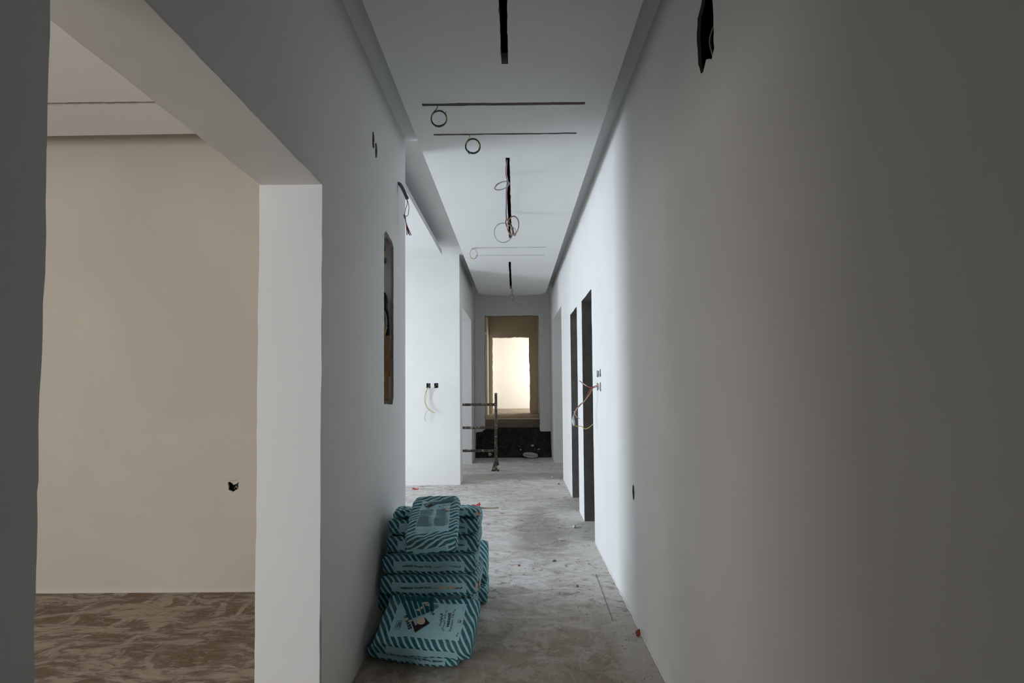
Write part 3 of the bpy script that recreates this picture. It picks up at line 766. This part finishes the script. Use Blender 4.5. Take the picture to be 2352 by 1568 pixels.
# cables hanging from the lower socket row by the doorways
t = thing('loose_wires', 'orange, white and red wires looping from lower right socket row to doorway', 'wires', (XR, 4.8, 1.37))
A0 = Vector((XR+.03, 4.80, 1.385))
child(tube('wire', [A0, (.66, 4.78, 1.37), (.625, 4.8, 1.31), (.585, 4.85, 1.25), (.54, 4.9, 1.20), (.51, 4.92, 1.13)], .0034, M_orange), t)
child(tube('wire', [A0+Vector((0, .02, .01)), (.65, 4.82, 1.37), (.60, 4.85, 1.27), (.55, 4.88, 1.22), (.515, 4.92, 1.15)], .003, M_red), t)
child(tube('wire', [A0, (.65, 4.84, 1.375), (.60, 4.9, 1.395), (.565, 4.92, 1.43)], .003, M_red), t)
child(tube('wire', [(.62, 4.88, 1.385), (.575, 4.92, 1.42), (.558, 4.93, 1.435)], .0036, M_whitew), t)
child(tube('wire', [(.50, 4.92, 1.06), (.505, 4.92, 1.13), (.53, 4.91, 1.19), (.56, 4.88, 1.22)], .0034, M_whitew), t)
child(tube('wire', [(.51, 4.92, 1.17), (.525, 4.92, 1.125), (.555, 4.92, 1.105)], .0034, M_whitew), t)
child(tube('wire', [(.50, 4.92, 1.07), (.525, 4.92, 1.04), (.565, 4.9, 1.04), (.60, 4.88, 1.02), (.63, 4.85, 1.035), (.66, 4.83, 1.065)], .003, M_yellow), t)
bm = bmesh.new(); bmesh.ops.create_icosphere(bm, subdivisions=2, radius=.02)
for v in bm.verts: v.co = Vector((v.co.x*.6, v.co.y*.6, v.co.z*2.2))*(1+noise.noise(v.co*60)*.5)
child(link_mesh('plaster_clump', bm, M_chip, None, True, (.503, 4.92, 1.085)), t)

# electrical cutout in the left wall
t = thing('distribution_cutout', 'tall rectangular wall cutout with cardboard, black conduit and yellow wires', 'wall cutout', (XL-.02, 3.52, 1.29))
D0 = XL-.11
child(liner('cutout_lining', '+x', D0, XL-.015, CY0-.012, CY1+.004, CZ0-.02, CZ1+.03, M_pinkboard), t)
def sheet(name, pts, y, th, m, seed):
    bm = bmesh.new(); n = 14
    rows = []
    for i in range(n+1):
        z = pts[0]+(pts[1]-pts[0])*i/n; row = []
        for j in range(6):
            x = D0+.004+(XL-.012-D0)*j/5
            row.append(bm.verts.new((x, y+noise.noise(Vector((x*14, z*7, seed)))*.03, z)))
        rows.append(row)
    for i in range(n):
        for j in range(5): bm.faces.new((rows[i][j], rows[i][j+1], rows[i+1][j+1], rows[i+1][j]))
    bmesh.ops.solidify(bm, geom=bm.faces[:], thickness=th)
    return link_mesh(name, bm, m, None, True)
child(sheet('cardboard_sheet', (1.46, 1.72), CY1-.075, .004, M_card, 2), t)
child(sheet('cardboard_sheet', (1.31, 1.515), CY1-.105, .004, M_card, 7), t)
child(tube('conduit', [(XL-.045, 3.60, 1.55), (XL-.027, 3.60, 1.70), (XL-.025, 3.60, 1.80), (XL-.038, 3.60, 1.89), (XL-.08, 3.60, 1.93)], .017, M_blackplastic, sides=12), t)
child(tube('conduit', [(XL-.045, 3.57, 1.70), (XL-.032, 3.56, 1.80), (XL-.045, 3.56, 1.87), (XL-.09, 3.56, 1.89)], .011, M_greyconduit, sides=12), t)
child(tube('conduit', [(XL-.045, 3.60, 1.86), (XL-.038, 3.61, 1.95), (XL-.050, 3.61, 2.0)], lambda q: .02-.012*q, M_blackplastic, sides=10), t)
child(tube('conduit_end', [(XL-.1, 3.6, 2.22), (XL-.06, 3.6, 2.21), (XL-.040, 3.59, 2.20)], .018, M_blackplastic, sides=10), t)
child(tube('conduit_end', [(XL-.1, 3.6, 2.285), (XL-.045, 3.6, 2.28)], .015, M_blackplastic, sides=10), t)
for k, P in enumerate(([(-.065, 3.54, 1.86), (-.034, 3.53, 1.80), (-.030, 3.53, 1.74), (-.045, 3.54, 1.70)], [(-.08, 3.56, 1.79), (-.04, 3.54, 1.83), (-.038, 3.53, 1.77), (-.025, 3.53, 1.74), (-.015, 3.53, 1.77)], [(-.07, 3.56, 1.74), (-.05, 3.55, 1.79), (-.06, 3.55, 1.72)], [(-.07, 3.57, 2.265), (-.035, 3.56, 2.25), (-.042, 3.56, 2.23)])):
    child(tube('wire', [(XL+a, b, c) for a, b, c in P], .003, M_yellow), t)
child(tube('wire', [(XL-.09, 3.58, 2.16), (XL-.055, 3.57, 2.14), (XL-.04, 3.57, 2.17)], .002, M_whitew), t)
child(tube('wire', [(XL-.08, 3.58, 2.02), (XL-.05, 3.57, 1.99), (XL-.045, 3.57, 1.96)], .002, M_orange), t)

# conduit with red wires near the wall corner
t = thing('conduit_stub', 'grey conduit stub with taped red wires sticking out near left wall corner', 'conduit', (XL, 3.81, 2.77))
bm = bmesh.new(); P = catmull([(XL-.03, 3.80, 2.785), (XL+.01, 3.80, 2.775), (XL+.035, 3.80, 2.735), (XL+.055, 3.80, 2.69), (XL+.064, 3.80, 2.672)], 14)
P = [p for p in P]
add_tube(bm, P, lambda q: .0115+.0012*math.sin(q*220), 12); bmesh.ops.recalc_face_normals(bm, faces=bm.faces)
child(link_mesh('conduit', bm, M_greyconduit, None, True), t)
child(tube('wire', [(XL+.06, 3.80, 2.675), (XL+.062, 3.80, 2.64), (XL+.048, 3.80, 2.59), (XL+.043, 3.80, 2.555)], .0022, M_greyw), t)
child(tube('wire', [(XL+.06, 3.80, 2.675), (XL+.073, 3.80, 2.62), (XL+.068, 3.80, 2.565), (XL+.055, 3.80, 2.553), (XL+.045, 3.80, 2.56)], .0022, M_red), t)
child(tube('tape', [(XL+.041, 3.80, 2.562), (XL+.048, 3.80, 2.538)], .007, M_tape, sm=2), t)
for k, (a, b) in enumerate(((.064, .070), (.068, .066), (.070, .071), (.074, .069))):
    child(tube('wire_end', [(XL+.046, 3.80+.003*(k-1.5), 2.548), (XL+.056, 3.80+.004*(k-1.5), 2.50), (XL+a+.005*k-.002, 3.80+.004*(k-1.5), 2.555-b*1.9+.0)], .0030, M_red if k != 1 else M_purple, sm=4), t)

# ------------------------------------------------------------------ ceiling cables
def coil(t, cen, r, turns, mats, rx=1.0, tilt=0, w=.0022, seed=1, yrot=0):
    """bundle of wire loops hanging in a plane roughly facing the corridor"""
    R = random.Random(seed)
    for k, m in enumerate(mats):
        P = []; ph = R.uniform(0, 6)
        n = int(26*turns)
        rr = r*(1+R.uniform(-.04, .04)); ox, oz = R.uniform(-.003, .003), R.uniform(-.003, .003)
        for i in range(n+1):
            a = ph+2*PI*turns*i/n
            x = rr*rx*math.cos(a)*(1+.03*math.sin(a*1.7+k)); z = rr*math.sin(a)*(1+.03*math.cos(a*1.3+k))
            x, z = x*math.cos(tilt)-z*math.sin(tilt), x*math.sin(tilt)+z*math.cos(tilt)
            P.append((cen[0]+x*math.cos(yrot)+ox, cen[1]+x*math.sin(yrot)+R.uniform(-.002, .002)+.003*k, cen[2]+z+oz))
        child(tube('wire_loop', P, w*1.25, m, sides=6, sm=0), t)
def arcpiece(t, cen, r, a0, a1, m, w=.0032):
    child(tube('wire_loop', [(cen[0]+r*math.cos(a0+(a1-a0)*i/10), cen[1]-.004, cen[2]+r*math.sin(a0+(a1-a0)*i/10)) for i in range(11)], w, m, sides=6, sm=0), t)
t = thing('wire_coil', 'green and yellow wire coil hanging from the nearest cross slot', 'wire coil', (-.452, 3.319, ZP), (0, 0, 0), 'wire coils hanging from the ceiling slots')
c = (-.440, 3.319, 2.998)
coil(t, c, .0465, 2.2, [M_green, M_green, M_greyw], seed=3, w=.0021)
arcpiece(t, c, .0475, 2.4, 2.9, M_yellow); arcpiece(t, c, .046, -.5, .2, M_yellow, .0024)
for k, m in enumerate((M_green, M_greyw)):
    child(tube('wire', [(-.447+.002*k, 3.319, ZP+.02), (-.452, 3.319, 3.06), (-.470, 3.319, 3.04), (-.484, 3.319, 3.015)], .0024, m), t)
child(tube('wire', [(-.415, 3.317, 3.03), (-.400, 3.317, 3.028), (-.399, 3.317, 3.038)], .0018, M_greyw), t)
t = thing('wire_coil', 'green wire coil with yellow bands hanging from the second cross slot', 'wire coil', (-.287, 3.723, ZP), (0, 0, 0), 'wire coils hanging from the ceiling slots')
c = (-.270, 3.723, 3.000)
coil(t, c, .0475, 2.2, [M_green, M_green, M_greyw], seed=5, w=.0021)
arcpiece(t, c, .0485, 2.3, 2.9, M_yellow); arcpiece(t, c, .048, -.25, .2, M_yellow, .003)
child(tube('wire', [(-.285, 3.723, ZP+.02), (-.290, 3.723, 3.06), (-.305, 3.723, 3.035), (-.312, 3.723, 3.01)], .0026, M_yellow), t)
child(tube('wire', [(-.308, 3.72, 2.975), (-.300, 3.72, 2.955), (-.290, 3.72, 2.944), (-.286, 3.72, 2.955), (-.297, 3.72, 2.968)], .0018, M_greyw), t)
# bundle of the middle slot (oval loop, drop, twisted double coil, thin ring)
t = thing('cable_bundle', 'multicoloured cable bundle coiled below the middle long slot', 'wire coil', (-.045, 5.2, ZP))
c = (-.090, 4.45, 2.99)
coil(t, c, .060, 1.3, [M_whitew, M_purple, M_orange, M_whitew], 1.0, 0, .0026, 9)
for o in t.children:
    pass
# squash the first coil into a slanted oval
for o in list(t.children):
    for v in o.data.vertices:
        q = v.co-Vector(c); a = .38
        x = q.x*math.cos(a)+q.z*math.sin(a); z = (-q.x*math.sin(a)+q.z*math.cos(a))*.48
        v.co = Vector(c)+Vector((x*math.cos(a)-z*math.sin(a), q.y, x*math.sin(a)+z*math.cos(a)))
for k, m in enumerate((M_red, M_greyw, M_whitew)):
    child(tube('wire', [(-.052+.004*k, 4.20, 3.10), (-.058+.003*k, 4.35, 3.06), (-.052+.003*k, 4.4, 3.03), (-.04, 4.45, 3.02)], .003, m), t)
for k, m in enumerate((M_blue, M_greyw, M_red)):
    child(tube('wire', [(-.050+.004*k, 4.47, 3.02), (-.062+.004*k, 4.7, 3.02), (-.066+.004*k, 5.0, 3.04), (-.074+.004*k, 5.3, 3.03), (-.072+.005*k, 5.45, 3.01)], .0032, m), t)
c2 = (-.008, 5.45, 2.950)
coil(t, c2, .090, 1.4, [M_orange, M_blue, M_whitew, M_orange], .62, -.12, .0032, 21)
coil(t, (-.038, 5.46, 2.935), .082, 1.3, [M_purple, M_orange, M_purple, M_red], .30, .38, .0036, 22)
coil(t, (-.005, 5.45, 2.895), .045, 1.2, [M_whitew, M_yellow, M_orange], .55, .3, .003, 25)
child(tube('tape', [(-.075, 5.45, 3.02), (-.06, 5.45, 3.01)], .009, M_whitew, sm=2), t)
coil(t, (-.105, 5.6, 2.925), .096, 1.0, [M_greyw], .93, 0, .0028, 23)
child(tube('wire', [(-.045, 5.8, 3.10), (-.03, 5.78, 3.04), (-.012, 5.7, 2.96), (-.011, 5.6, 2.92)], .0028, M_greyw), t)
t = thing('wire_coil', 'small yellow and purple wire ring at the far pair of cross slots', 'wire coil', (-.49, 6.86, ZP), (0, 0, 0), 'wire coils hanging from the ceiling slots')
c = (-.495, 6.86, 3.005)
coil(t, c, .062, 1.6, [M_whitew, M_purple], .72, 0, .003, 31)
for v_, m in ((3.6, M_yellow), (5.2, M_red)):
    child(tube('wire_loop', [(c[0]+.72*.063*math.cos(v_+i*.09), 6.855, c[2]+.063*math.sin(v_+i*.09)) for i in range(10)], .004, m, sides=6, sm=0), t)
child(tube('wire', [(-.505, 6.858, 3.09), (-.50, 6.858, 3.075), (-.487, 6.858, 3.066)], .003, M_purple), t)
t = thing('cable_bundle', 'brownish cable knot with loose tails below the farthest long slot', 'wire coil', (-.06, 9.8, ZP))
for k, m in enumerate((M_whitew, M_orange, M_greyw)):
    child(tube('wire', [(-.065+.006*k, 9.75, 3.12), (-.05+.01*k, 9.75, 3.04), (-.07+.02*k, 9.75, 2.98), (-.04, 9.75, 2.93)], .004, m), t)
coil(t, (-.045, 9.75, 2.90), .055, 1.5, [M_orange, M_greyw, M_purple], .7, 0, .0045, 41)
child(tube('wire', [(-.035, 9.75, 2.85), (0, 9.75, 2.80), (.05, 9.75, 2.775), (.10, 9.75, 2.772)], .004, M_yellow), t)
child(tube('wire', [(-.03, 9.75, 2.86), (.01, 9.75, 2.825), (.06, 9.75, 2.80), (.11, 9.75, 2.80)], .004, M_greyw), t)
t = thing('hanging_wire', 'thin wire curl dangling inside the far raised passage', 'wire', (.0, 12.5, 3.85))
child(tube('wire', [(.0, 12.5, 3.86), (.0, 12.5, 3.0), (-.02, 12.5, 2.93), (-.06, 12.5, 2.88), (-.09, 12.5, 2.86)], .004, M_greyw), t)

# ------------------------------------------------------------------ scaffold frame
t = thing('scaffold_frame', 'paint-splashed steel scaffold end frame standing in the far passage', 'scaffold', (-.33, 9.35, 0))
def pip(name, P, r, sm=0, sides=12): return child(tube(name, P, r, M_pipe, None, sides, True, sm), t)
pip('upright', [(-.318, 9.35, 1.272), (-.320, 9.35, .7), (-.326, 9.35, .05)], .022)
pip('upright', [(-1.52, 9.35, 1.272), (-1.52, 9.35, .05)], .022)
for z in (1.082, .703, .327):
    pip('rung', [(-1.52, 9.35, z), (-.9, 9.35, z+.002), (-.322, 9.35, z)], .0215)
for x in (-.326, -1.52):
    bm = bmesh.new(); add_tube(bm, [(x, 9.35, .22), (x+.012, 9.35, .12)], .030, 10); add_tube(bm, [(x+.02, 9.35, .16), (x+.035, 9.35, .09)], .02, 8)
    add_tube(bm, [(x, 9.35, .17), (x-.02, 9.33, 0.03)], lambda q: .026+.02*q, 10)
    add_box(bm, x-.07, x+.05, 9.28, 9.42, .0, .014)
    bmesh.ops.recalc_face_normals(bm, faces=bm.faces)
    child(link_mesh('foot', bm, M_pipe, None, False), t)
for z in (1.082, .703, .327):
    bm = bmesh.new(); add_tube(bm, [(-.322, 9.35, z-.03), (-.322, 9.35, z+.03)], .027, 12); bmesh.ops.recalc_face_normals(bm, faces=bm.faces)
    child(link_mesh('joint_collar', bm, M_pipe, None, True), t)

# bucket lid
bm = bmesh.new(); prof = [(0, .010), (.128, .010), (.132, .020), (.142, .024), (.148, .018), (.148, .004), (.142, 0), (0, 0)]; n = 40; rings = []
for r, z in prof: rings.append([bm.verts.new((r*math.cos(2*PI*i/n), r*math.sin(2*PI*i/n), z)) for i in range(n)] if r else [bm.verts.new((0, 0, z))])
for a, b in zip(rings, rings[1:]):
    for i in range(n):
        j = (i+1) % n
        if len(a) == 1: bm.faces.new((a[0], b[i], b[j]))
        elif len(b) == 1: bm.faces.new((a[i], b[0], a[j]))
        else: bm.faces.new((a[i], b[i], b[j], a[j]))
bmesh.ops.recalc_face_normals(bm, faces=bm.faces)
lid = link_mesh('bucket_lid', bm, M_lid, None, True, (.285, 10.97, .040)); lid.rotation_euler = (.19, .04, .3)
tag(lid, 'round pale bucket lid lying at the foot of the black slope', 'lid')

# ------------------------------------------------------------------ debris
def chip(name, r, m, loc, seed, flat=.5, label=None, cat='rubble', group=None, rz=0):
    bm = bmesh.new(); bmesh.ops.create_icosphere(bm, subdivisions=2, radius=1)
    for v in bm.verts:
        k = 1+noise.noise(v.co*1.6+Vector((seed*3.7, 0, 0)))*.6
        v.co = Vector((v.co.x*k*r, v.co.y*k*r*.75, v.co.z*k*r*flat))
    zmin = min(v.co.z for v in bm.verts)
    for v in bm.verts: v.co.z -= zmin
    o = link_mesh(name, bm, m, None, False, loc); o.rotation_euler.z = rz
    return tag(o, label, cat, group)
lumps = [(.40, 5.15, .020, 'white plaster lump right of the corridor middle, before the nearest doorway'),
         (.57, 5.60, .022, 'white plaster lump lying in front of the nearest right doorway'),
         (.49, 4.6, .011, 'small white plaster lump near the foot of the lit right wall'),
         (.19, 5.4, .010, 'tiny white plaster lump left of the bigger lumps, on open floor'),
         (.55, 8.6, .018, 'white plaster lump in the far cross passage by the right wall'),
         (-.15, 8.2, .014, 'white plaster lump on the floor before the scaffold foot')]
for i, (x, y, r, lb) in enumerate(lumps): chip('plaster_lump', r, M_chip, (x, y, 0), i, .55, lb, 'rubble', None, i)
for i, (x, y, r, lb) in enumerate([(.33, 11.20, .034, 'largest white plaster lump on the black earth, right of the lid'), (.45, 11.16, .022, 'white plaster lump on the black earth close to the right wall'),
        (-.50, 11.06, .05, 'pale rubble piece on the black earth seen through the scaffold rungs'), (.10, 11.16, .018, 'small white plaster lump on the black earth left of the lid')]):
    chip('plaster_lump', r, M_chip, (x, y, slope_z(y)+.002), 40+i, .6, lb, 'rubble', None, i)
chip('brick_crumb', .015, M_brick, (.672, 3.21, 0), 77, 1.2, 'red-brown brick crumb at the foot of the right wall', 'rubble')
chip('brick_crumb', .010, M_brick, (.02, 4.45, 0), 78, .5, 'small orange brick flake out on the open corridor floor', 'rubble')
for i, (x, y, r, lb) in enumerate([(.30, 4.55, .014, 'dark mortar crumb on open floor level with the shadow edge'), (.42, 3.98, .012, 'dark mortar crumb left of the thin black wire'), (.60, 8.0, .02, 'dark mortar crumb beside the second right doorway')]):
    chip('mortar_crumb', r, M_chipd, (x, y, 0), 90+i, .6, lb, 'rubble', None, i)
# uncountable grit
bm = bmesh.new(); R = random.Random(11)
def grit(x, y, z, r, mi):
    vs_ = [bm.verts.new((x+R.uniform(-r, r), y+R.uniform(-r, r), z+h)) for h in (0, 0, 0, r*R.uniform(.5, 1))]
    for q in ((0, 1, 3), (1, 2, 3), (2, 0, 3)):
        f = bm.faces.new([vs_[i] for i in q]); f.material_index = mi
for i in range(2600):
    y = 2.3+R.random()**1.3*8.5; x = R.uniform(XL+.02, XR-.01)
    if R.random() < .25: x = XR-.02-abs(R.gauss(0, .12)); x = max(x, XL+.02)
    grit(x, y, .0005, R.uniform(.0015, .0055), R.choice((0, 0, 1, 1, 1)))
for i in range(500): grit(R.uniform(-2.8, XL), R.uniform(4.2, 8), .0005, R.uniform(.002, .006), R.choice((0, 1)))
for i in range(260): grit(.7*R.gauss(0, .1)-.55+.0, R.uniform(2.55, 2.85), .0005, R.uniform(.001, .003), 0)
g = link_mesh('floor_grit', bm, [M_chip, M_chipd]); g['kind'] = 'stuff'; tag(g, 'plaster and mortar grit strewn over the corridor floor', 'grit')
bm = bmesh.new()
for i in range(700): grit(R.uniform(-5, XLo), R.uniform(1.5, 3.85), .0005, R.uniform(.002, .006), R.choice((0, 1, 1)))
g = link_mesh('floor_grit', bm, [M_gyp, M_chipd]); g['kind'] = 'stuff'; tag(g, 'brown grit strewn over the left room floor', 'grit')
bm = bmesh.new()
for i in range(300):
    y = R.uniform(11.0, 11.27); x = R.uniform(XL+.03, XR-.03)
    if R.random() < .45: x = min(XR-.03, max(XL+.03, .42+R.gauss(0, .12)))
    grit(x, y, slope_z(y)+.004, R.uniform(.003, .010), 0 if R.random() < .5 else 1)
g = link_mesh('slope_grit', bm, [M_chip, M_chipd]); g['kind'] = 'stuff'; tag(g, 'pale crumbs speckling the black earth slope', 'grit')
# plaster bead lying along the foot of the right wall
bm = bmesh.new()
add_tube(bm, [(XR-.002+noise.noise(Vector((0, y*9, 1)))*.006, y, .0) for y in [2.2+.03*i for i in range(96)]], lambda q: .006+.004*noise.noise(Vector((q*60, 0, 0))), 6)
struct(link_mesh('baseboard_right', bm, M_white, None, True), 'rough plaster bead at the wall foot')
t_ = tube('floor_crack_wire', [(.583, 4.248, .002), (.578, 3.9, .002), (.570, 3.6, .002), (.566, 3.42, .002)], .0013, M_blackplastic); tag(t_, 'thin straight black wire lying on the floor near the right wall', 'wire')
# red scraps
def scrap(label, loc, sx, sy, sz, seed, rz=0):
    bm = bmesh.new(); bmesh.ops.create_grid(bm, x_segments=14, y_segments=10, size=1)
    for v in bm.verts:
        u, w_ = v.co.x, v.co.y
        h = abs(noise.noise(Vector((u*1.8, w_*1.8, seed))))*1.6+max(0, u)*.7*(1-abs(w_)*.7)
        v.co = Vector((u*sx*(1-.3*abs(w_)), w_*sy*(.35+.65*(u*.5+.5)), h*sz))
    zmin = min(v.co.z for v in bm.verts)
    for v in bm.verts: v.co.z -= zmin-.002
    bmesh.ops.solidify(bm, geom=bm.faces[:], thickness=.0012)
    o = link_mesh('plastic_scrap', bm, M_redpaper, None, True, loc); o.rotation_euler.z = rz
    return tag(o, label, 'scrap')
scrap('crumpled red plastic scrap on the floor behind the sack stack', (-.475, 6.50, 0), .068, .05, .05, 2)
scrap('tiny red plastic scrap on the floor by the white hall wall', (-1.36, 7.72, 0), .05, .03, .02, 5, 2.8)
t_ = tube('wooden_stick', [(-.42, 6.52, .006), (-.3, 6.50, .006), (-.2, 6.51, .006)], .006, M_stick); tag(t_, 'pale thin stick lying beside the red scrap', 'stick')
